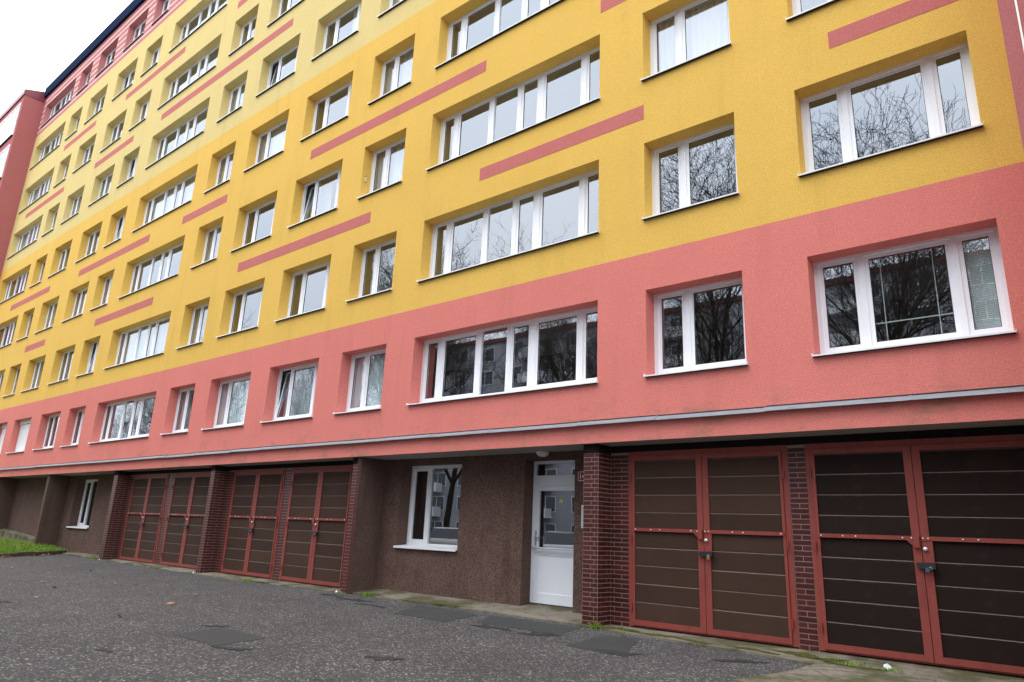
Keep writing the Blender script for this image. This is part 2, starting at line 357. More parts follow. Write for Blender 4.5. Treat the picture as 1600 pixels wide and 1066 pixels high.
apron1 = ragline([(-6.62, .02), (-6.0, -.12), (-4.39, -.26), (-3.65, -.33), (-2.85, -.55)])+[(-2.9, -1.2), (-3.15, -2.3), (-2.6, -2.45)]+ragline([(-2.2, -1.7), (1.5, -1.4)], .03)+[(1.5, .56), (-6.62, .56)]
raised('concrete_apron', apron1, GZ+.012, -1.335, M['concrete'])
raised('walkway', ragline([(-12.9, .20), (-10.4, .13), (-9.1, .15), (-6.66, .10)], .015)+[(-6.66, 1.3), (-12.6, 1.3), (-12.9, .4)], -1.345, -1.205, M['concrete'])
raised('concrete_apron', ragline([(-19.2, -.16), (-16.95, -.12), (-15.4, -.03), (-14.06, .02), (-12.93, .12)])+[(-12.93, .56), (-19.2, .56)], GZ+.012, -1.325, M['concrete'])
raised('concrete_apron', ragline([(-30.1, .32), (-27, .22), (-25.5, .1), (-21.7, .0), (-19.24, -.15)])+[(-19.24, .56), (-25.42, .56), (-25.72, .82), (-30.1, .82)], GZ+.012, -1.30, M['concrete'])
t = NT('tar_stain'); t.set(.8, 0, .3); v = t.coord(); g = t.noise(v, 60, 4); t.col(t.mix(g, lin(34, 33, 32), lin(60, 58, 54))); t.bump(g, .6, .008); M['stain'] = t.m
t = NT('moss'); t.set(1, 0, .05); v = t.coord(); g = t.noise(v, 40, 4, .7); t.col(t.mix(t.ramp(g, [(.35, 0), (.65, 1)]), lin(52, 50, 28), lin(98, 100, 46))); t.bump(g, 1, .02); M['moss'] = t.m
def blob(cx, cy, rx, ry, rot=0, k=26, rough=.45):
    out = []; ph = [random.uniform(0, 6.28) for _ in range(4)]
    for i in range(k):
        a = 2*math.pi*i/k; q = 1+rough*(.5*math.sin(2*a+ph[0])+.35*math.sin(3*a+ph[1])+.3*math.sin(5*a+ph[2])+.25*math.sin(8*a+ph[3]))
        x, y = rx*q*math.cos(a), ry*q*math.sin(a); out.append((cx+x*math.cos(rot)-y*math.sin(rot), cy+x*math.sin(rot)+y*math.cos(rot)))
    return out
for cx, cy, rx, ry, ro in ((-4.85, -1.75, .22, .10, .3), (-7.35, -1.3, .30, .10, -.2), (-6.45, -1.22, .28, .13, .2), (-6.3, -4.35, .20, .07, .1), (-9.5, -4.55, .16, .05, .6), (-7.75, -5.3, .18, .06, .2),
                           (-11.6, -.55, .45, .10, -.1), (-12.6, -.35, .30, .06, -.1), (-10.6, -.9, .28, .07, .1), (-3.6, -1.0, .22, .10, .5), (-8.4, -6.4, .10, .05, 0), (-13.8, -5.9, .2, .08, .5)):
    sheet('tar_stain', blob(cx, cy, rx, ry*1.3, ro, 60, .75), GZ+.006, M['stain'])
b = MB()
for cx, cy, rx, ry, ro in ((-6.0, .12, .26, .16, 0), (-5.3, .0, .34, .10, -.1), (-4.6, -.08, .30, .09, -.1), (-3.75, -.15, .30, .09, -.1), (-3.2, .02, .26, .16, 0), (-2.8, -.1, .2, .1, .2), (-2.5, -.35, .25, .07, 0), (-11.9, .24, .35, .05, -.1), (-9.8, .20, .6, .04, 0), (-16.4, -.02, .5, .06, 0), (-25.6, .25, .4, .12, 0), (-22.2, .12, .5, .06, 0)):
    def az(y_): return (-1.358+.023*(y_+2.45)/3.01 if cx > -6.66 else -1.345+.14*(y_-.1)/1.2 if cx > -12.9 else -1.358+.033*(y_+.16)/.72 if cx > -19.2 else -1.358+.058*(y_+.15)/.97)
    b.poly([(x, y_, az(y_)+.005) for x, y_ in blob(cx, cy, rx, ry, ro, 40, .6)])
def crack(pts, z, wd):
    q = []; 
    for (xa, ya), (xb, yb) in zip(pts, pts[1:]):
        L = math.hypot(xb-xa, yb-ya); k = max(2, int(L/.07))
        for j in range(k): q.append((xa+(xb-xa)*j/k+random.uniform(-.02, .02), ya+(yb-ya)*j/k+random.uniform(-.02, .02)))
    q.append(pts[-1]); m = MB()
    for (xa, ya), (xb, yb) in zip(q, q[1:]):
        w0 = wd*random.uniform(.4, 1.2); m.quad((xa, ya-w0, z(ya)), (xb, yb-w0, z(yb)), (xb, yb+w0, z(yb)), (xa, ya+w0, z(ya)))
    return struct(build(m, 'paving_crack', M['stain'], recalc=False))
za = lambda y_: -1.358+.023*(y_+2.45)/3.01+.003
crack([(-3.0, -1.5), (-2.75, -.95), (-2.45, -.75), (-2.0, -.72), (-1.6, -.5)], za, .010); crack([(-2.75, -.95), (-2.5, -1.3), (-2.3, -1.6)], za, .008); crack([(-1.75, .42), (-1.70, -.3), (-1.6, -.5), (-1.5, -1.2)], za, .006)
zw = lambda y_: -1.345+.14*(y_-.1)/1.2+.003
for xj in (-7.7, -9.3, -10.9): crack([(xj, .16), (xj+.05, .5), (xj-.02, .8)], zw, .007)
crack([(-8.3, .45), (-7.8, .38), (-7.2, .42), (-6.8, .3)], zw, .007)
MOSS = build(b, 'moss', M['moss'], recalc=False); MOSS['kind'] = 'stuff'; MOSS['label'] = 'olive green moss growing along the concrete aprons'
# grass verge rising to the left of a diagonal kerb
K0, K1 = Vector((-29.75, .45)), Vector((-24.6, -5.1)); kd = (K1-K0).normalized(); kn = Vector((kd.y, -kd.x))
if kn.x > 0: kn = -kn
def gz(x, y):
    d = (Vector((x, y))-K0).dot(kn); return -1.27+max(0, d)*.078+.03*math.sin(x*1.7)*math.sin(y*2.1)
b = MB(); NS, ND = 30, 24
for i in range(NS):
    for j in range(ND):
        q = []
        for (ii, jj) in ((i, j), (i+1, j), (i+1, j+1), (i, j+1)):
            p = K0+kd*(-3+ii*.6)+kn*(.12+jj*.7); y = min(p.y, .62); q.append((p.x, y, gz(p.x, y)))
        if max(a[1] for a in q)-min(a[1] for a in q) > .001: b.quad(*q)
struct(build(b, 'grass_bank', M['soil'], smooth=True))
for i in range(9):                            # kerb stones, a metre each
    b = MB(); L = 0.96
    b.prism([(0, GZ-.1), (.12, GZ-.1), (.12, GZ+.13), (.02, GZ+.13), (0, GZ+.11)], 'x', 0, L)
    o = build(b, 'kerb_stone', M['kerb'], None, (K0.x+kd.x*(-.15+i*.98)-0, K0.y+kd.y*(-.15+i*.98), random.uniform(-.02, .01)), (0, random.uniform(-.01, .01), math.atan2(kd.y, kd.x)))
    o.scale = (1, -1, 1) if kn.dot(Vector((-kd.y, kd.x))) < 0 else (1, 1, 1); struct(o)
def plinth(x0, x1):
    b = MB(); n = 8
    for i in range(n):
        a, c = x0+(x1-x0)*i/n, x0+(x1-x0)*(i+1)/n
        za_, zc_ = (-1.03-(a+32)*.055, -1.03-(c+32)*.055)
        b.quad((a, .45, za_), (c, .45, zc_), (c, .82, zc_+.02), (a, .82, za_+.02)); b.quad((a, .45, GZ), (c, .45, GZ), (c, .45, zc_), (a, .45, za_))
    return struct(build(b, 'concrete_strip', M['concrete']))
plinth(-38.0, -32.0)

# ------------------------------------------------------------------ the apartment building
BLD = thing('apartment_building', (-23, 0, GZ), 'long panel apartment building with red and yellow rendered facade above brown garages', 'building', None, True)
# wall with openings
xs = sorted({XL, XR}|{x for c, f in WINS for x in COLS[c]})
zs = sorted({ZS, 4.74, 13.10, 21.70, ZTOP}|{OPEN_B+(f-1)*H for c, f in WINS}|{OPEN_B+(f-1)*H+1.515 for c, f in WINS})
holes = [(COLS[c][0], COLS[c][1], OPEN_B+(f-1)*H, OPEN_B+(f-1)*H+1.515) for c, f in WINS]
def zone(z): return next(k for a, b_, k in ZONE if a-1e-6 <= z <= b_+1e-6)
b = MB()
for i in range(len(xs)-1):
    for j in range(len(zs)-1):
        cx, cz = (xs[i]+xs[i+1])/2, (zs[j]+zs[j+1])/2
        if any(h[0] < cx < h[1] and h[2] < cz < h[3] for h in holes): continue
        b.quad((xs[i], 0, zs[j]), (xs[i+1], 0, zs[j]), (xs[i+1], 0, zs[j+1]), (xs[i], 0, zs[j+1]), zone(cz))
DR = .37
for x0, x1, z0, z1 in holes:
    k = zone((z0+z1)/2)
    b.quad((x0, 0, z0), (x0, DR, z0), (x0, DR, z1), (x0, 0, z1), k); b.quad((x1, 0, z0), (x1, 0, z1), (x1, DR, z1), (x1, DR, z0), k)
    b.quad((x0, 0, z1), (x0, DR, z1), (x1, DR, z1), (x1, 0, z1), k); b.quad((x0, 0, z0), (x1, 0, z0), (x1, DR, z0), (x0, DR, z0), k)
build(b, 'wall', [M['red'], M['yellow'], M['pale'], M['red_top']], BLD, recalc=False)
# shell behind it: back and end walls, flat roof, room backs and floor slabs
b = MB(); b.box(XL, XR, 11.8, 12, GZ, ZTOP); b.box(XL, XL+.2, .002, 11.8, ZS, ZTOP); b.box(XR-.2, XR, .002, 11.8, ZS, ZTOP)
build(b, 'rear_wall', M['red_top'], BLD)
b = MB(); b.box(XL, XR, -.02, 12, ZTOP, ZTOP+.25); build(b, 'roof', M['fascia'], BLD)
b = MB(); b.prism([(-.12, 24.42), (-.004, 24.42), (-.004, 25.0), (.25, 25.06), (-.14, 25.03), (-.14, 24.98)], 'x', XL-.02, XR); build(b, 'roof_fascia', M['fascia'], BLD)
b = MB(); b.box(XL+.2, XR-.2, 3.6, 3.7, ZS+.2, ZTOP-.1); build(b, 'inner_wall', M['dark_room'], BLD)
for k in range(9):
    z = ZS+.02+k*H if k else ZS+.02
    b = MB(); b.box(XL+.2, XR-.2, .372, 3.6, z+(.0 if k else 0), z+.18); build(b, 'floor_slab', M['slab'], BLD)
# painted decoration bands
for z, rng in ((7.52, [(-2.17, -.06), (-9.37, -5.36), (-19.3, -13.04), (-30.17, -25.02), (-38.4, -35.77)]), (10.31, [(-6.3, -2.2), (-16.11, -9.37), (-23.8, -20.74), (-33.33, -26.4), (-42.5, -36.84)]),
               (15.98, [(-27.6, -18.22), (-34.45, -30.22), (-44., -38.3)]), (18.82, [(-22.43, -13.4), (-32.25, -26.53), (-39.9, -35.7)])):
    for x0, x1 in rng:
        b = MB(); b.box(x0, x1, -.004, .05, z-.148, z+.148); build(b, 'painted_band', M['band'], BLD)
# white lines ruled round the red top storey
for i in range(7):
    z = 21.97+i*.357; cur = XL+.01; ends = []
    if OPEN_B+7*H-.05 < z < OPEN_B+7*H+1.55:
        for c, f in sorted([(c, f) for c, f in WINS if f == 8], key=lambda q: COLS[q[0]][0]):
            ends.append((cur, COLS[c][0]-.05)); cur = COLS[c][1]+.05
    for xa, xb in ends+[(cur, XR)]:
        b = MB(); b.box(xa, xb, -.004, .02, z-.026, z+.026); build(b, 'white_line', M['white_line'], BLD)

# ---- windows
PANES = {'b': [(.148, .437, 1), (.665, 1.559, 1), (1.73, 2.413, 0), (2.578, 2.952, 1), (3.191, 4.081, 1), (4.29, 4.60, 1)],
         't': [(.120, .514, 1), (.71, 1.61, 1), (1.80, 2.08, 1)], 'd': [(.13, .50, 1), (.70, 1.50, 1)]}
FZ0, FZ1 = .088, 1.515; SW = .058
def frame_mesh(typ, w, tag_=''):
    b = MB(); y0, y1 = .285, .355; P = PANES[typ]; P = scaled(typ, w)
    b.box(.0, w, y0, y1, FZ0, FZ0+.042); b.box(.0, w, y0, y1, FZ1-.042, FZ1)
    edges = [0]
    for a, c, s in P: edges += [a-(SW if s else 0), c+(SW if s else 0)]
    edges.append(w)
    for i in range(0, len(edges), 2): b.box(edges[i], edges[i+1], y0, y1, FZ0+.042, FZ1-.042)
    return b.mesh('window', [M['pvc']])
def scaled(typ, w):
    P = PANES[typ]; ref = {'b': 4.73, 't': 2.2, 'd': 1.63}[typ]; k = w/ref
    return [(a*k, c*k, s) for a, c, s in P]
def sash_mesh(w, h):
    """ring of width SW round a w x h pane, local origin at lower left of its outside; bottom at z=0 so it can tilt"""
    b = MB(); W, Hh = w+2*SW, h+2*SW
    b.box(0, W, 0, .05, 0, SW); b.box(0, W, 0, .05, Hh-SW, Hh); b.box(0, SW, 0, .05, SW, Hh-SW); b.box(W-SW, W, 0, .05, SW, Hh-SW)
    q = .007                                                   # dark glazing gasket
    b.box(SW, W-SW, .012, .03, SW, SW+q, 1); b.box(SW, W-SW, .012, .03, Hh-SW-q, Hh-SW, 1)
    b.box(SW, SW+q, .012, .03, SW+q, Hh-SW-q, 1); b.box(W-SW-q, W-SW, .012, .03, SW+q, Hh-SW-q, 1)
    return b.mesh('sash', [M['pvc'], M['gasket']])
def sill_mesh(w):
    b = MB(); b.prism([(.286, .086), (.286, .070), (-.002, .018), (-.002, .034)], 'x', 0, w)
    b.prism([(-.003, .034), (-.060, .024), (-.060, .002), (-.052, .002), (-.052, .014), (-.003, .024)], 'x', -.022, w+.022)
    b.prism([(-.003, .022), (-.050, .012), (-.050, .006), (-.003, -.003)], 'x', -.016, w+.016, 1)  # black underside wedge: the shadow line beneath the sill, painted in
    b.box(-.026, -.023, -.062, -.003, .0, .05); b.box(w+.023, w+.026, -.062, -.003, .0, .05)
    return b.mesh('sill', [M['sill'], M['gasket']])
def curtain_mesh(w, h, amp, per):
    b = MB(); n = max(6, int(w/per*6)); ph = random.random()*6
    for i in range(n):
        xa, xb = w*i/n, w*(i+1)/n
        ya, yb = amp*math.sin(2*math.pi*xa/per+ph), amp*math.sin(2*math.pi*xb/per+ph)
        b.quad((xa, ya, 0), (xb, yb, 0), (xb, yb, h), (xa, ya, h))
    return b.mesh('curtain', [M['net']], smooth=True)
cache = {}
def cached(key, fn):
    if key not in cache: cache[key] = fn()
    return cache[key]
def shared(me, mat):
    k = (me.name, mat.name)
    if k not in cache: m2 = me.copy(); m2.materials.clear(); m2.materials.append(mat); cache[k] = m2
    return cache[k]
TILT = {('E', 1): [0], ('E', 3): [0], ('F', 5): [0], ('I', 2): [0], ('I', 4): [0], ('I', 5): [0], ('J', 7): [0]}
CURT = {}
for c, f in WINS: CURT[(c, f)] = random.choice([None, None, 'net', 'net_part', 'net'] if f > 1 else [None])
for k in (('D', 1), ('F', 1), ('E', 1)): CURT[k] = 'grey_net'
for k in (('C', 1), ('B', 1), ('H', 1), ('C', 2), ('B', 2), ('A', 2), ('D', 2), ('C', 3), ('C', 4)): CURT[k] = None
CURT[('A', 1)] = 'blind'; CURT[('B', 3)] = 'net'; CURT[('G', 1)] = 'net_part'
SHUT = {('K', 1), ('L', 1)}
for c, f in WINS:
    x0, x1 = COLS[c]; w = x1-x0; typ = TYPE[c]; zb = OPEN_B+(f-1)*H; wk = round(w, 3)
    W = obj('window', cached(('f', typ, wk), lambda: frame_mesh(typ, w)), BLD, (x0, 0, zb))
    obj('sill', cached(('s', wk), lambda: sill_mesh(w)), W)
    if (c, f) in SHUT:
        b = MB()
        for i in range(26): b.prism([(.250, .10+i*.047), (.262, .10+i*.047), (.262, .145+i*.047), (.252, .145+i*.047), (.246, .122+i*.047)], 'x', .04, w-.04)
        build(b, 'roller_shutter', M['shutter'], W); b = MB(); b.box(.02, w-.02, .20, .284, 1.34, 1.505); build(b, 'shutter_box', M['shutter'], W)
    for i, (a, d, s) in enumerate(scaled(typ, w)):
        pw = d-a; tl = i in TILT.get((c, f), [])
        if s:
            h = FZ1-.042-(FZ0+.042)-2*SW; z0 = FZ0+.042
            sm = cached(('sash', round(pw, 3)), lambda: sash_mesh(pw, h))
            so = obj('sash', sm, W, (a-SW, .302, z0))
            pm = cached(('pane', round(pw, 3), 1), lambda: boxpane(pw, h)) if False else None
            key = ('pane', round(pw, 3), 1)
            if key not in cache:
                b = MB(); b.quad((0, 0, 0), (pw, 0, 0), (pw, 0, h), (0, 0, h)); cache[key] = b.mesh('pane', [M['glass']], recalc=False)
            po = obj('pane', cache[key], W, (a, .322, z0+SW))
            if tl:
                an = R(7.5); so.rotation_euler = (-an, 0, 0)
                po.rotation_euler = (-an, 0, 0); po.location = (a, .302+SW*math.sin(an)+.02*math.cos(an), z0+SW*math.cos(an)-.02*math.sin(an))
            else:
                e = random.uniform(-.0025, .0025); po.rotation_euler = (e, 0, random.uniform(-.002, .002))
        else:
            h = FZ1-FZ0-.084; key = ('pane', round(pw, 3), 0)
            if key not in cache:
                b = MB(); b.quad((0, 0, 0), (pw, 0, 0), (pw, 0, h), (0, 0, h)); cache[key] = b.mesh('pane', [M['glass']], recalc=False)
            obj('pane', cache[key], W, (a, .318, FZ0+.042))
    cu = CURT[(c, f)]
    if cu in ('net', 'grey_net', 'net_part'):
        cw = w-.1 if cu != 'net_part' else w*random.uniform(.35, .55)
        me = curtain_mesh(cw, 1.5, .018, .13)
        if cu == 'grey_net': me = shared(me, M['grey_curtain'])
        obj('curtain', me, W, (.05 if cu != 'net_part' or random.random() < .5 else w-cw-.05, .56 if (c, f) in TILT else .385 if cu == 'grey_net' else .42, -.02))
    elif cu == 'blind':
        b = MB()
        for i in range(52): z = .11+i*.026; b.quad((1.72, .368, z), (2.26, .368, z), (2.26, .374, z+.0245), (1.72, .374, z+.0245))
        build(b, 'venetian_blind', M['teal_blind'], W)
        b = MB()
        for xx in (.86, 1.50): b.box(xx-.006, xx+.006, .40, .404, .12, 1.44)
        b.box(.66, 1.68, .398, .406, .47, .485); build(b, 'curtain_rod', M['teal_blind'], W)
b = MB(); b.cyl((-13.584, .13, 8.72), .011, .16, 'z', 8); b.cyl((-13.584, .13, 8.70), .017, .025, 'z', 8, 1); b.cyl((-13.584, .13, 8.865), .017, .025, 'z', 8, 1)
build(b, 'thermometer', [M['plate_white'], M['black']], BLD)

# ---- zinc drip flashing in lengths
x = XR
while x > XL:
    L = min(random.uniform(1.4, 2.1), x-XL)
    b = MB(); j = random.uniform(-.006, .006); b.prism([(-.004, 1.908), (-.080, 1.862), (-.086, 1.834), (-.079, 1.832), (-.074, 1.854), (-.004, 1.885)], 'x', -L+.006, 0); b.box(-L+.006, 0, -.010, -.001, 1.910, 1.924, 1)  # black box along the top paints the shadow gap at the wall
    o = build(b, 'flashing', [M['zinc'], M['black']], BLD, (x, 0, j), (0, random.uniform(-.003, .003), 0))
    b = MB(); b.prism([(-.003, 1.914), (-.082, 1.867), (-.090, 1.837), (-.084, 1.835), (-.078, 1.860), (-.003, 1.90)], 'x', -.02, .02); build(b, 'joint_cover', M['zinc'], o)
    x -= L
# ---- soffit and ground storey
YG, YW = .50, .80
b = MB(); b.box(XL, XR, .002, 1.4, ZS, ZS+.02); build(b, 'soffit', M['soffit'], BLD)
def part(name, mat, *boxes):
    b = MB()
    for q in boxes: b.box(*q)
    return build(b, name, mat, BLD)
Wx0, Wx1, Wz0, Wz1 = -11.98, -10.14, -.335, 1.415          # window by the entrance
Dx0, Dx1, Dz0, Dz1 = -8.46, -7.29, -1.21, 1.41             # entrance
YB = YW+.55
part('ground_wall', M['brown'], (-12.58, Wx0, YW, YB, GZ, ZS), (Wx0, Wx1, YW, YB, GZ, Wz0), (Wx0, Wx1, YW, YB, Wz1, ZS), (Wx1, Dx0, YW, YB, GZ, ZS), (Dx0, Dx1, YW, YB, Dz1, ZS), (Dx1, -6.63, YW, YB, GZ, ZS), (Dx0, Dx1, YW+.31, YB, GZ, Dz0))
Vx0, Vx1, Vz0, Vz1 = -30.88, -28.92, -.40, 1.40            # window in the far bay
part('ground_wall', M['brown'], (-31.75, Vx0, YW, YB, GZ, ZS), (Vx0, Vx1, YW, YB, GZ, Vz0), (Vx0, Vx1, YW, YB, Vz1, ZS), (Vx1, -25.70, YW, YB, GZ, ZS))
part('ground_wall', M['brown'], (-38.0, -31.97, YW, YB, GZ, ZS)); part('ground_wall', M['brown'], (XL, -38.25, YW, YB, GZ, ZS))
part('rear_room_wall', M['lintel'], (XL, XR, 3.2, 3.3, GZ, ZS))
part('fin_wall', M['brown'], (-31.97, -31.75, .08, YB, GZ, ZS)); part('fin_wall', M['brown'], (-38.25, -38.02, .08, YB, GZ, ZS))
part('fin_wall', M['brown'], (-12.702, -12.58, .106, YW, GZ, ZS)); part('fin_wall', M['brown'], (-6.63, -6.52, .112, YW, GZ, ZS)); part('fin_wall', M['brown'], (-25.70, -25.58, .112, YW, GZ, ZS))
# garage bays: back wall behind the doors
BAYS = [(-6.34, -.06, [(-5.985, -3.362), (-3.10, -.42)]), (-18.99, -12.86, [(-18.60, -16.11), (-15.81, -13.28)]), (-25.42, -19.20, [(-25.08, -22.53), (-22.18, -19.58)])]
for x0, x1, doors in BAYS:
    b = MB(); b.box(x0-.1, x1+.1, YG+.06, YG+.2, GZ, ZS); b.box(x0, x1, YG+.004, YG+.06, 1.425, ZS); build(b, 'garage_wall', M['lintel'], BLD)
# ---- brick facings
CH = .0718; ZB0 = -1.345; NC = 38
def jit(): return random.uniform(-.0012, .0012)
def brick_run(host, u0, width, fixed, axis, courses, splits, acc=None):
    """courses of brick slips. axis 'x': facing -y at y=fixed; axis 's': facing +x at x=fixed (u runs along y)"""
    for k in courses:
        z = ZB0+k*CH+CH/2; u = u0
        for fr in splits[k % len(splits)]:
            bw = width*fr-.012; uc = u+width*fr/2; u += width*fr
            if acc is None:
                me = boxmesh('brick', round(bw, 3), .02, CH-.013, M['brick'])
                if axis == 'x': obj('brick', me, host, (uc, fixed+.0065+jit(), z))
                else: obj('brick', me, host, (fixed-.0065+jit(), uc, z), (0, 0, math.pi/2))
            elif axis == 'x': acc.box(uc-bw/2, uc+bw/2, fixed-.0035+jit(), fixed+.016, z-CH/2+.0065, z+CH/2-.0065)
            else: acc.box(fixed-.016, fixed+.0035+jit(), uc-bw/2, uc+bw/2, z-CH/2+.0065, z+CH/2-.0065)
SPF = [(.52, .48), (.76, .24)]; SPS = [(.25, .75), (.68, .32)]; SPB = [(.60, .40), (.20, .80)]; SPM = [(.5, .5), (1.,)]
def pillar(x0, x1, side, xg, single):
    b = MB(); b.box(x0, x1, .104, .60, GZ-.05, ZS) if side else b.box(x0, x1-.122, .104, .60, GZ-.05, ZS)
    if side: b.box(x1, xg, YG, .60, GZ-.05, 1.42)
    p = build(b, 'brick_pillar', M['mortar'], BLD)
    b = MB(); b.box(x0-.004, x1+(.006 if side else -.124), .096, .596, ZB0+NC*CH+.002, ZS-.002); build(b, 'pillar_cap', M['lintel'], BLD)  # dark box painting the overhang shade above the brick courses
    acc = None if single else MB(); cs = range(NC)
    brick_run(p, x0, x1-x0, .104, 'x', cs, SPF, acc)
    if side:
        brick_run(p, .104, YG-.10, x1, 's', cs, SPS, acc); brick_run(p, x1+.004, xg-x1-.004, YG, 'x', cs, SPB, acc)
    if acc is not None:
        o = build(acc, 'brick_facing', M['brick'], p, recalc=False); o['kind'] = 'stuff'
    return p
pillar(-6.63, -6.34, True, -5.99, True)
pillar(-12.86, -12.58, False, None, False)
pillar(-19.20, -18.99, True, -18.605, False)
pillar(-25.70, -25.42, True, -25.085, False)
pillar(-.40, -.06, False, None, False)
def strip(x0, x1, single):
    b = MB(); b.box(x0, x1, YG, .60, GZ-.05, 1.42); p = build(b, 'brick_pier', M['mortar'], BLD); acc = None if single else MB()
    brick_run(p, x0+.004, x1-x0-.008, YG, 'x', range(NC), SPM, acc)
    if acc is not None:
        o = build(acc, 'brick_facing', M['brick'], p, recalc=False); o['kind'] = 'stuff'
strip(-3.362, -3.10, True); strip(-16.11, -15.81, False); strip(-22.53, -22.18, False)
b = MB(); b.box(-13.28, -12.86, YG, .6, GZ-.05, 1.42); b.box(-19.58, -19.2, YG, .6, GZ-.05, 1.42); build(b, 'brick_pier', M['mortar'], BLD)

# ---- garage doors
DZ0, DZ1 = -1.315, 1.425
def garage_door(x0, x1, dark):
    w = x1-x0; b = MB(); y0 = .484
    b.box(0, .075, y0, .54, DZ0, DZ1); b.box(w-.075, w, y0, .54, DZ0, DZ1); b.box(.075, w-.075, y0, .54, DZ1-.075, DZ1); b.box(.075, w-.075, y0+.004, .54, DZ0, DZ0+.02)
    G = build(b, 'garage_door', M['steel'], BLD, (x0, 0, 0))
    mid = w/2; sm = M['slat_dark'] if dark else M['slat']
    leaves = [(.079, mid-.004), (mid+.004, w-.079)]
    ns_ = 9
    for li, (a, c) in enumerate(leaves):
        b = MB(); ya, yb = .466, .53; fw = .095; fi = .04
        l, r_ = (fi, fw) if li == 0 else (fw, fi)
        b.box(a, a+l, ya, yb, DZ0+.024, DZ1-.079); b.box(c-r_, c, ya, yb, DZ0+.024, DZ1-.079); b.box(a+l, c-r_, ya, yb, DZ0+.024, DZ0+.10); b.box(a+l, c-r_, ya, yb, DZ1-.15, DZ1-.079)
        build(b, 'leaf_frame', M['steel'], G)
        z0, z1 = DZ0+.10, DZ1-.15; sh = (z1-z0)/ns_; sw = c-a-l-r_
        key = ('slat', round(sw, 3), dark)
        if key not in cache:
            q = MB(); q.box(0, sw, 0, .02, 0, sh-.016)
            q.quad((0, 0, sh-.016), (sw, 0, sh-.016), (sw, .012, sh-.002), (0, .012, sh-.002), 1); q.quad((0, .012, sh-.002), (sw, .012, sh-.002), (sw, .02, sh-.002), (0, .02, sh-.002), 1)
            cache[key] = q.mesh('slat', [sm, M['slat_edge']])
        for k in range(ns_): obj('slat', cache[key], G, (a+l, .486+random.uniform(-.0015, .0015), z0+k*sh))
        # hinges
        hx = a-.02 if li == 0 else c+.02
        for hz in (1.0, .02, -1.02):
            b = MB(); b.cyl((hx, .455, hz-.06), .013, .055, 'z', 8); b.cyl((hx, .455, hz-.002), .013, .06, 'z', 8); b.box(hx-.004+(.0 if li else -.0), hx+.004, .458, .486, hz-.05, hz+.05); build(b, 'hinge', M['steel'], G)
    zb = .165
    b = MB(); b.box(.10, mid-.065, .452, .466, zb-.026, zb+.026); b.prism([(mid-.16, zb-.0265), (mid-.065, zb-.0265), (mid-.02, zb-.11), (mid-.075, zb-.11)], 'y', .452, .464)
    b.box(mid+.062, w-.10, .452, .466, zb-.026, zb+.026); b.box(mid-.065, mid-.012, .446, .466, zb-.028, zb+.030); b.box(mid+.01, mid+.062, .448, .466, zb-.03, zb+.026); build(b, 'locking_bar', M['steel'], G)
    b = MB(); b.box(mid-.075, mid-.012, .425, .452, zb-.115, zb+.022); build(b, 'latch', M['steel'], G)
    b = MB(); b.box(mid+.012, mid+.128, .458, .465, zb-.36, zb-.031); build(b, 'lock_plate', M['steel'], G)
    for bx in (.14, .42, .58, mid-.2, mid-.10, mid+.03, mid+.085, mid+.46, mid+.62, w-.14):
        q = cached('bolt', lambda: mkbolt()); obj('bolt', q, G, (bx, .452, zb))
    b = MB(); b.lathe((mid+.045, .458, zb-.13), [(0, -.034), (.018, -.032), (.028, -.022), (.028, -.008), (.016, 0)], 'y', 16); build(b, 'knob', M['chrome'], G, smooth=True)
    return x0+mid
def mkbolt():
    b = MB(); b.lathe((0, 0, 0), [(0, -.011), (.008, -.009), (.0115, -.003), (.0115, .001)], 'y', 10); return b.mesh('bolt', [M['bolt']], smooth=True)
mids = []
for x0, x1, doors in BAYS:
    for d in doors: mids.append(garage_door(d[0], d[1], d[0] > -3.2))
# padlocks hang on the doors: things of their own
LOCKS = [('brass padlock under a black rubber cover on the garage door beside the entrance pillar', 'brass'), ('blue grey padlock with black rubber cover on the rightmost garage door', 'bluelock'),
         ('black covered padlock on the garage door left of the brown entrance bay pillar corner, third pair', 'black'), ('black covered padlock on the garage door next to the brick pillar left of the entrance bay', 'black'),
         ('small black covered padlock on the leftmost garage door by the far brown bay', 'black'), ('small black covered padlock on the second garage door from the far left', 'black')]
LOCKS[2] = ('black covered padlock on the left door of the middle garage pair', 'black'); LOCKS[3] = ('black covered padlock on the right door of the middle garage pair', 'black')
for mx_, (lab, mt) in zip(mids, LOCKS):
    T = thing('padlock', (mx_+.03, .44, -.16), lab, 'padlock', 'padlocks on the garage doors')
    b = MB(); b.prism([(-.10, .03), (-.095, -.035), (.10, -.045), (.112, -.02), (.108, .03), (.09, .036)], 'y', -.018, .012); build(b, 'rubber_cover', M['black'], T)
    b = MB(); tilt = .5 if mt == 'bluelock' else 0
    b.box(-.024, .024, -.036, -.02, -.045, .0); build(b, 'lock_body', M[mt], T, (.055 if mt != 'bluelock' else .03, 0, -.035), (0, tilt, 0))
    b = MB(); pr = [(.018*math.cos(a), .022*math.sin(a)) for a in [math.pi*i/8 for i in range(9)]]; inn = [(.011*math.cos(a), .015*math.sin(a)) for a in [math.pi*i/8 for i in range(8, -1, -1)]]
    b.prism(pr+inn, 'y', -.031, -.024); build(b, 'shackle', M['chrome'], T, (.055 if mt != 'bluelock' else .05, 0, -.034), (0, tilt, 0))

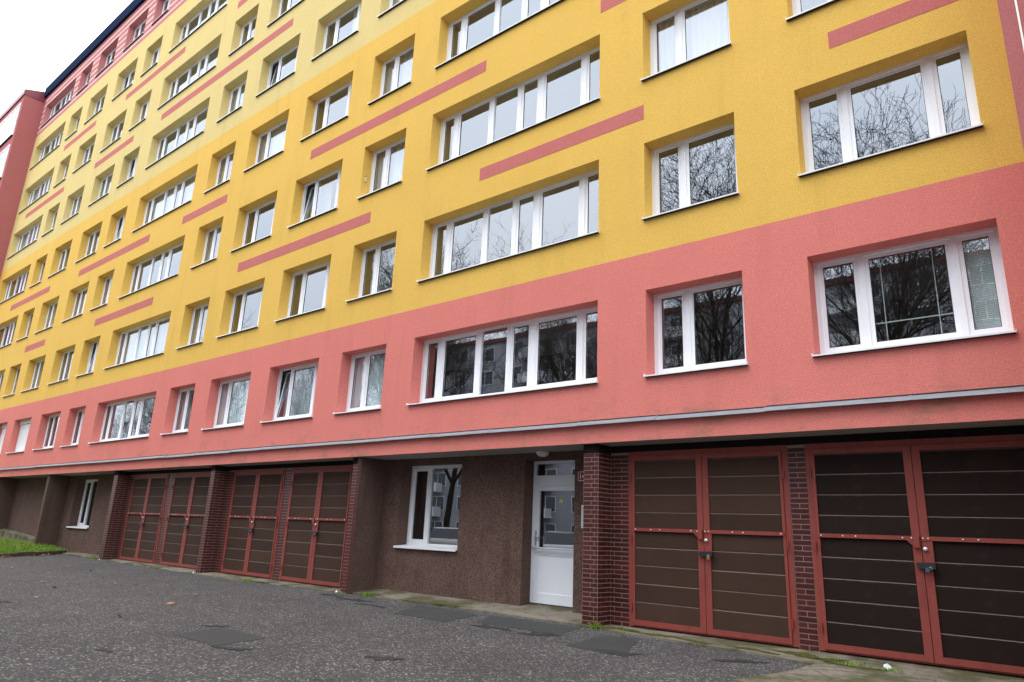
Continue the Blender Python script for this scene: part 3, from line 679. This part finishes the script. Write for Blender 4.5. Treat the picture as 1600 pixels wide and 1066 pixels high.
# ---- entrance bay: window, door, lamp, number plate, intercom
def bay_window(x0, x1, z0, z1, split):
    w, h = x1-x0, z1-z0; y = YW+.30; b = MB(); f = .07
    b.box(0, w, y, y+.07, 0, f); b.box(0, w, y, y+.07, h-f, h); b.box(0, f, y, y+.07, f, h-f); b.box(w-f, w, y, y+.07, f, h-f); b.box(split-.05, split+.05, y, y+.07, f, h-f)
    W = build(b, 'ground_window', M['pvc'], BLD, (x0, 0, z0))
    for i, (a, c) in enumerate(((f, split-.05), (split+.05, w-f))):
        if i == 0:
            q = MB(); s = .05; yy = y+.02
            q.box(a, c, yy, yy+.045, f, f+s+.03); q.box(a, c, yy, yy+.045, h-f-s, h-f); q.box(a, a+s, yy, yy+.045, f+s+.03, h-f-s); q.box(c-s, c, yy, yy+.045, f+s+.03, h-f-s); build(q, 'sash', M['pvc'], W)
            a, c = a+s, c-s
        q = MB(); q.quad((a, y+.04, f), (c, y+.04, f), (c, y+.04, h-f), (a, y+.04, h-f)); build(q, 'pane', M['door_glass'], W, recalc=False)
    q = MB(); q.prism([(y, .028), (y, .012), (YW-.06, -.022), (YW-.06, -.045), (YW-.066, -.045), (YW-.066, -.006)], 'x', -.02, w+.02); build(q, 'sill', M['sill'], W)
    return W
bay_window(Wx0, Wx1, Wz0, Wz1, .60); bay_window(Vx0, Vx1, Vz0, Vz1, .62)
w, h = Dx1-Dx0, Dz1-Dz0; y = YW+.29
b = MB(); f = .055
b.box(0, f, y, y+.07, 0, h); b.box(w-f, w, y, y+.07, 0, h); b.box(f, w-f, y, y+.07, h-f, h); b.box(f, w-f, y, y+.07, 2.14, 2.34); b.box(f, w-f, y, y+.07, 0, .02)
DOOR = build(b, 'entrance_door', M['alu'], BLD, (Dx0, 0, Dz0))
b = MB(); y2 = y+.012
b.box(f+.004, f+.10, y2, y2+.05, .024, 2.136); b.box(w-f-.10, w-f-.004, y2, y2+.05, .024, 2.136); b.box(f+.10, w-f-.10, y2, y2+.05, 2.05, 2.136); b.box(f+.10, w-f-.10, y2, y2+.05, .86, .97); b.box(f+.10, w-f-.10, y2, y2+.05, .024, .18); build(b, 'leaf_frame', M['alu'], DOOR)
b = MB(); b.box(f+.10, w-f-.10, y2+.012, y2+.04, .18, .86); build(b, 'lower_panel', M['alu'], DOOR)
for z0, z1, a, c in ((.97, 2.05, f+.10, w-f-.10), (2.34, h-f, f, w-f)):
    q = MB(); q.quad((a, y2+.025, z0), (c, y2+.025, z0), (c, y2+.025, z1), (a, y2+.025, z1)); build(q, 'pane', M['door_glass'], DOOR, recalc=False)
b = MB(); b.cyl((f-.01, y2-.07, .985), .017, w-2*f+.02, 'x', 12); b.box(f+.03, f+.05, y2-.07, y2, .975, .995); b.box(w-f-.05, w-f-.03, y2-.07, y2, .975, .995); build(b, 'push_bar', M['chrome'], DOOR, smooth=False)
b = MB(); b.box(f+.02, f+.06, y2-.01, y2-.001, 1.02, 1.30); b.box(f+.03, f+.15, y2-.05, y2-.03, 1.16, 1.18); b.box(f+.03, f+.05, y2-.03, y2-.01, 1.16, 1.18); build(b, 'handle', M['chrome'], DOOR)
b = MB(); b.poly([(.60, y2+.022, 1.83), (.70, y2+.022, 1.83), (.65, y2+.022, 1.92)]); build(b, 'warning_sticker', M['yellow_sticker'], DOOR, recalc=False)
b = MB(); b.lathe((-7.9, .62, ZS), [(.135, 0), (.135, -.012), (.125, -.02)], 'z', 28, 1); b.lathe((-7.9, .62, ZS), [(.128, -.018), (.118, -.055), (.085, -.09), (.04, -.105), (0.001, -.108)], 'z', 28); build(b, 'ceiling_lamp', [M['lampglass'], M['soffit']], BLD, smooth=True)
b = MB(); b.prism([(-7.215+.02, .985), (-6.96, .985), (-6.94, 1.005), (-6.94, 1.135), (-6.96, 1.155), (-7.195, 1.155), (-7.215, 1.135), (-7.215, 1.005)], 'y', YW-.008, YW-.001); NP = build(b, 'number_plate', M['plate_white'], BLD)
b = MB(); b.prism([(-7.185, .997), (-6.97, .997), (-6.952, 1.013), (-6.952, 1.127), (-6.97, 1.143), (-7.185, 1.143), (-7.203, 1.127), (-7.203, 1.013)], 'y', YW-.011, YW-.008); build(b, 'plate_field', M['plate_red'], NP)
cu = bpy.data.curves.new('digits', 'FONT'); cu.body = '14'; cu.size = .135; cu.extrude = .001; cu.offset = .002; cu.space_character = 1.0
tmp = bpy.data.objects.new('digits', cu); COL.objects.link(tmp); dg = bpy.context.evaluated_depsgraph_get(); dg.update()
tm = bpy.data.meshes.new_from_object(tmp.evaluated_get(dg)); bpy.data.objects.remove(tmp); tm.materials.clear(); tm.materials.append(M['plate_white'])
obj('digits', tm, NP, (-7.19, YW-.0125, 1.022), (math.pi/2, 0, 0))
b = MB(); b.box(-7.115, -7.0, YW-.03, YW-.001, .16, .56); IC = build(b, 'intercom', M['grey_panel'], BLD)
for k in range(8): 
    b = MB(); b.box(-7.095, -7.025, YW-.034, YW-.0305, .18+k*.045, .205+k*.045); build(b, 'call_button', M['chrome'], IC)

# ------------------------------------------------------------------ red wing at the left, red block at the right
WG = thing('building_wing', (-53, 0, GZ), 'red rendered wing with white glazed loggias projecting beyond the far left end', 'building', None, True)
b = MB(); b.box(-60, XL, -1.05, 10, GZ, 24.08); build(b, 'wall', M['red_wing'], WG)
b = MB(); b.prism([(-1.12, 24.085), (-1.12, 24.40), (-1.05, 24.44), (-.004, 24.82), (-.004, 24.085)], 'x', -60, XL+.03); build(b, 'coping', M['coping'], WG)
b = MB(); b.box(-60, XL-.05, -.004, 9.9, 24.085, 24.7); build(b, 'roof', M['coping'], WG)
for k in range(8):
    z1 = 23.65-k*2.8; z0 = z1-2.16; x1, x0 = -46.32, -52.6
    if px((x1, -1.05, z1))[1] > 700: break
    b = MB(); b.box(x0, x1, -1.09, -1.04, z0, z0+.07); b.box(x0, x1, -1.09, -1.04, z1-.10, z1)
    for i in range(8): xx = x0+(x1-x0)*i/7; b.box(max(x0, xx-.03), min(x1, xx+.03), -1.088, -1.042, z0+.07, z1-.10)
    b.box(x0, x1, -1.086, -1.044, z0+.95, z0+1.0); Lg = build(b, 'loggia_glazing', M['pvc'], WG)
    for i in range(7):
        xa = x0+(x1-x0)*i/7+.03; xb = x0+(x1-x0)*(i+1)/7-.03
        q = MB(); q.quad((xa, -1.062, z0+1.0), (xb, -1.062, z0+1.0), (xb, -1.062, z1-.10), (xa, -1.062, z1-.10)); build(q, 'pane', M['lampglass'], Lg, recalc=False)
        q = MB(); q.box(xa, xb, -1.07, -1.05, z0+.07, z0+.95); build(q, 'parapet_panel', M['shutter'], Lg)
    q = MB(); q.prism([(-1.14, z0-.03), (-1.04, z0-.005), (-1.04, z0-.03), (-1.14, z0-.05)], 'x', x0, x1); build(q, 'sill', M['fascia'], Lg)
RB = thing('building_block', (1.5, 0, GZ), 'red rendered block with a white vertical line at the upper right edge', 'building', None, True)
b = MB(); b.box(XR, 4, -1.05, 10, GZ, 24.6); build(b, 'wall', M['red_wing'], RB)
b = MB(); b.box(.104, .124, -1.056, -1.04, 4.8, 24.5); build(b, 'white_line', M['white_line'], RB)

# ------------------------------------------------------------------ loose things on the ground
def tuft(x, y, z, n, r, hh, label):
    T = MB()
    for i in range(n):
        a, d = random.uniform(0, 6.28), random.uniform(0, r); bx, by = x*0+math.cos(a)*d, math.sin(a)*d*.6
        an = random.uniform(0, 6.28); h_ = hh*random.uniform(.5, 1.1); lean = h_*random.uniform(.2, .8); wv = .006
        dx, dy = math.cos(an)*wv, math.sin(an)*wv; lx, ly = -math.sin(an)*lean, math.cos(an)*lean
        T.poly([(bx-dx, by-dy, 0), (bx+dx, by+dy, 0), (bx+dx*.6+lx*.4, by+dy*.6+ly*.4, h_*.65), (bx+lx, by+ly, h_), (bx-dx*.6+lx*.4, by-dy*.6+ly*.4, h_*.65)])
    return tag(build(T, 'weed_tuft', M['grass'], None, (x, y, z), recalc=False), label, 'weed', 'weeds in the paving joints')
TUFTS = [(-6.28, -.02, GZ, 70, .10, .11, 'small green weed tuft at the foot of the entrance brick pillar'), (-5.75, -.12, GZ, 26, .10, .06, 'low weed tuft in the apron joint below the first right garage door'),
         (-2.52, -.30, GZ+.01, 70, .22, .07, 'wide low grass tuft on the apron before the rightmost garage door'), (-2.08, -.30, GZ+.01, 60, .16, .06, 'grass tuft beside the white litter on the apron'),
         (-12.05, .16, GZ, 60, .13, .09, 'bushy weed in the walkway joint left of the entrance window'), (-12.75, .05, GZ, 26, .10, .06, 'weed at the foot of the brick pillar left of the entrance bay'),
         (-16.2, -.10, GZ, 60, .25, .07, 'grass tuft along the apron of the middle garage pair'), (-26.1, .15, GZ, 60, .22, .09, 'grass tuft at the foot of the far brick pillar'), (-11.0, .12, GZ, 30, .3, .03, 'thin moss line along the walkway edge')]
for a in TUFTS: tuft(*a)
b = MB(); b.poly([(-.03, 0, 0), (.03, -.01, 0), (.03, .01, .04), (.005, .0, .075), (-.025, .01, .05)]); b.poly([(-.03, 0, 0), (-.045, .03, .05), (0, .03, .06), (.005, 0, .075), (-.025, .01, .05)]); b.poly([(.03, -.01, 0), (.05, .03, .02), (.03, .03, .05), (.005, 0, .075)])
tag(build(b, 'litter_paper', M['litter'], None, (-2.14, -.22, GZ+.02), recalc=False, ), 'crumpled white paper in the weeds before the rightmost garage door', 'litter')
for x, y_, lab in ((-12.92, .03, 'white scrap of litter at the brick pillar left of the entrance bay'), (-19.05, -.05, 'white scrap of litter at the brick pillar between the garage pairs'), (-25.45, .02, 'white scrap of litter at the far brick pillar')):
    b = MB(); b.poly([(-.02, 0, 0), (.02, -.015, .0), (.015, .012, .035), (-.012, .012, .045)]); b.poly([(.02, -.015, 0), (.025, .02, .01), (.015, .012, .035)]); tag(build(b, 'litter_paper', M['litter'], None, (x, y_, GZ+.015), recalc=False), lab, 'litter')
def leafmesh(mat):
    b = MB(); pts = []
    for i in range(11):
        a = 2*math.pi*i/11; r_ = (.05 if i % 2 else .032)*random.uniform(.8, 1.2); pts.append((r_*math.cos(a)*1.25, r_*math.sin(a), .006+.014*abs(math.sin(a*1.5))))
    for i in range(11): b.poly([(0, 0, .004), pts[i], pts[(i+1) % 11]])
    return b.mesh('fallen_leaf', [mat], recalc=False)
LM = [leafmesh(M['leaf']), leafmesh(M['leaf2']), leafmesh(M['leaf'])]
def leaf(x, y, z, lab, grp, s=1):
    o = obj('fallen_leaf', random.choice(LM), None, (x, y, z), (random.uniform(-.3, .3), random.uniform(-.3, .3), random.uniform(0, 6.28))); s *= random.uniform(.8, 1.4); o.scale = (s, s, s); tag(o, lab, 'leaf', grp)
for i in range(46):
    p = K0+kd*random.uniform(.6, 6.5)-kn*abs(random.gauss(.02, .10)); leaf(p.x, p.y, GZ+.012, 'dry brown leaf lying in the gutter against the grass kerb', 'leaves along the kerb', 1.3)
for x, y_ in [(-19.7, -3.29), (-17.17, -4.21), (-14.09, -5.28), (-15.78, -4.45), (-21.67, -3.5), (-20.4, -2.1), (-18.1, -2.7), (-22.4, -1.9), (-16.4, -3.1), (-23.5, -2.6), (-12.2, -3.9), (-13.5, -2.8), (-11.0, -5.2)]:
    leaf(x, y_, GZ+.012, 'dry brown leaf lying loose on the open asphalt', 'leaves on the asphalt', 1.0)
for i in range(34):
    p = K0+kd*random.uniform(.2, 5)+kn*random.uniform(.3, 3.5)
    if p.y < .3: leaf(p.x, p.y, gz(p.x, p.y)+.06, 'dry pale leaf lying on the grass bank', 'leaves on the grass', 1.3)
# pale chips and dark oil marks on the asphalt stay in the material; grass as one mass
b = MB()
for i in range(26000):
    p = K0+kd*random.uniform(-1.5, 7)+kn*(.10+6.5*random.random()**1.5)
    if p.y > .44 and not (p.x > -31.7 and p.y < .7): continue
    if -32.0 < p.x < -31.72 and p.y > .06: continue
    z = gz(p.x, p.y)-.005; an = random.uniform(0, 6.28); h_ = random.uniform(.045, .13); wv = random.uniform(.005, .009); le = h_*random.uniform(.1, .8)
    dx, dy = math.cos(an)*wv, math.sin(an)*wv; lx, ly = -math.sin(an)*le, math.cos(an)*le
    b.poly([(p.x-dx, p.y-dy, z), (p.x+dx, p.y+dy, z), (p.x+lx, p.y+ly, z+h_)])
o = build(b, 'grass', M['grass'], recalc=False); o['kind'] = 'stuff'; o['label'] = 'short green grass on the bank left of the garages'

# ------------------------------------------------------------------ across the yard: seen in the window reflections
OB = thing('apartment_block', (-30, -52, GZ), 'grey panel apartment block across the yard, mirrored in the lower windows', 'building', None, True)
OY = -48; oz = 21.3; OX0, OX1 = -67., 45.
b = MB(); b.box(OX0, OX1, OY-11, OY, GZ, oz); build(b, 'wall', M['opp_wall'], OB)
b = MB(); b.box(OX0-.1, OX1+.1, OY-11.1, OY+.25, oz, oz+.5); build(b, 'roof_parapet', M['opp_red'], OB)
q = MB(); q.box(0, 2.1, -.02, .06, 0, .08); q.box(0, 2.1, -.02, .06, 1.52, 1.6); q.box(0, .08, -.02, .06, .08, 1.52); q.box(2.02, 2.1, -.02, .06, .08, 1.52); q.box(.72, .80, -.02, .06, .08, 1.52); q.box(.08, .72, .0, .03, .08, 1.52, 1); q.box(.80, 2.02, .0, .03, .08, 1.52, 1)
om = q.mesh('window', [M['opp_frame'], M['opp_glass']])
for k in range(8):
    for i in range(27): obj('window', om, OB, (OX0+1.4+i*4.05, OY, .3+k*2.8+GZ+.7))
q = MB(); q.box(0, 3.2, 0, 1.1, 0, .15); q.box(0, 3.2, 1.05, 1.1, .15, 1.05); q.box(0, .05, 0, 1.05, .15, 1.05); q.box(3.15, 3.2, 0, 1.05, .15, 1.05); bm_ = q.mesh('balcony', [M['opp_frame']])
for k in range(8):
    for i in range(7): obj('balcony', bm_, OB, (OX0+3.8+i*16.2, OY, .2+k*2.8+GZ+.1))
OC = thing('apartment_block', (-140, -56, GZ), 'farther grey apartment block at the left end of the yard, mirrored in the far windows', 'building', None, True)
b = MB(); b.box(-170, -118, -62, -50, GZ, 13); build(b, 'wall', M['opp_wall'], OC)
b = MB(); b.prism([(-62.3, 13.02), (-49.6, 13.02), (-50, 13.6), (-56, 15.4), (-62, 13.6)], 'x', -170.3, -117.7); build(b, 'roof', M['opp_red'], OC)
for k in range(5):
    for i in range(12): obj('window', om, OC, (-168+i*4.2, -50, k*2.8+GZ+1))
def tree_mesh(seed, H_):
    rnd = random.Random(seed); tr, cr = MB(), MB()
    def tube(mb, p, q, r0, r1, k):
        d = (q-p); 
        if d.length < 1e-6: return
        d.normalize(); a = d.orthogonal().normalized(); c = d.cross(a); n = len(mb.v)
        for P, r_ in ((p, r0), (q, r1)):
            for i in range(k): t_ = 2*math.pi*i/k; v_ = P+(a*math.cos(t_)+c*math.sin(t_))*r_; mb.v.append(v_[:])
        for i in range(k): j = (i+1) % k; mb.f.append((n+i, n+j, n+k+j, n+k+i)); mb.m.append(0)
    def grow(p, d, L, r, lev):
        segs = 4 if lev < 3 else 3; mb = tr if lev == 0 else cr
        for s in range(segs):
            if math.hypot(p.x, p.y) > .36*H_: return
            d = (d+Vector((rnd.gauss(0, .10+.03*lev), rnd.gauss(0, .10+.03*lev), rnd.gauss(.06, .06)))).normalized()
            q = p+d*(L/segs); r1 = r*(1-.5*(s+1)/segs) if lev else r*(1-.28*(s+1)/segs)
            rr = r*(1-.5*s/segs) if lev else r*(1-.28*s/segs)
            tube(mb, p, q, max(rr, .0075), max(r1, .006), 7 if lev == 0 else 5 if lev < 3 else 3); p = q
            if lev < 6 and (lev > 0 or s >= 1):
                for _ in range(2 if lev < 5 else 1+(rnd.random() < .5)):
                    ax = d.orthogonal().normalized(); ax.rotate(__import__('mathutils').Quaternion(d, rnd.uniform(0, 6.28)))
                    nd = (d*math.cos(.7)+ax*math.sin(rnd.uniform(.45, .95))).normalized(); nd.z += .22; nd.normalize()
                    if rnd.random() < (.92 if lev < 3 else .50): grow(p, nd, L*rnd.uniform(.52, .74), r1*.62, lev+1)
    grow(Vector((0, 0, 0)), Vector((0, 0, 1)), H_*.46, .17, 0)
    return tr.mesh('trunk', [M['bark']], recalc=False), cr.mesh('crown', [M['bark']], recalc=False), max(v[2] for v in cr.v)
TM = [tree_mesh(s, 16) for s in (3, 11, 23)]
TREES = [(-4.5, -18.5, 21.0), (-13, -18, 22.0), (-20, -20, 20.0), (-29.5, -18, 21.0), (-37, -19.5, 22.5), (-46, -23, 17), (-60, -20, 21), (-76, -22, 20), (5, -21, 20)]
TL = ['bare tree nearest the yard corner behind the viewer', 'tall bare tree mirrored in the two pane window', 'shorter bare tree mirrored at the right of the long window', 'bare tree mirrored at the left of the long window', 'tallest bare tree mirrored in the narrow windows', 'low bare tree standing farther back in the yard', 'bare tree mirrored in the far narrow windows', 'farthest bare tree at the left end of the yard', 'bare tree at the right end of the yard']
for i, ((x, y_, hh), lab) in enumerate(zip(TREES, TL)):
    tm_, cm_, mh = TM[(1, 1, 2, 0, 1, 2, 0, 1, 2)[i]]; T = thing('bare_tree', (x, y_, GZ), lab, 'tree', 'bare trees across the yard', rz=i*1.9)
    s = hh/mh; T.scale = (s, s, s); obj('trunk', tm_, T); obj('crown', cm_, T)
def car(x, y_, rz, paint, lab):
    T = thing('parked_car', (x, y_, GZ), lab, 'car', 'cars parked across the yard', rz=rz)
    prof = [(-2.1, .35), (-2.15, .62), (-2.05, .92), (-1.2, 1.02), (1.95, 1.05), (2.1, .85), (2.1, .4)]
    b = MB(); b.prism(prof, 'y', -.86, .86); o = build(b, 'body', M[paint], T)
    m = o.modifiers.new('bevel', 'BEVEL'); m.width = .09; m.segments = 3
    q = MB(); lo = [(-1.25, -.80), (1.85, -.80), (1.85, .80), (-1.25, .80)]; hi = [(-.45, -.62), (1.35, -.62), (1.35, .62), (-.45, .62)]
    q.v = [(a, c, 1.0) for a, c in lo]+[(a, c, 1.52) for a, c in hi]; q.f = [(0, 1, 5, 4), (1, 2, 6, 5), (2, 3, 7, 6), (3, 0, 4, 7)]; q.m = [0]*4; build(q, 'cabin_glass', M['car_glass'], T)
    q = MB(); q.v = [(a, c, 1.515) for a, c in hi]+[(a*.8, c*.85, 1.58) for a, c in hi]; q.f = [(0, 1, 5, 4), (1, 2, 6, 5), (2, 3, 7, 6), (3, 0, 4, 7), (4, 5, 6, 7)]; q.m = [0]*5; build(q, 'roof', M[paint], T)
    for wx in (-1.35, 1.3):
        for wy in (-.88, .70):
            q = MB(); q.cyl((wx, wy, .32), .32, .18, 'y', 20); wh = build(q, 'wheel', M['tyre'], T); q = MB(); q.cyl((wx, wy-.006 if wy < 0 else wy+.006, .32), .20, .18, 'y', 14); build(q, 'rim', M['chrome'], wh)
    for sy in (-1, 1): q = MB(); q.box(-2.16, -2.0, sy*.72-.16, sy*.72+.16, .66, .84); build(q, 'headlight', M['headlight'], T)
car(-18.0, -13.2, R(50), 'car_silver', 'silver parked car mirrored in the entrance door'); car(-25.4, -14.2, R(60), 'car_white', 'white parked car mirrored in the entrance bay window'); car(-29.5, -16.0, R(70), 'car_blue', 'blue parked car behind the white car across the yard')
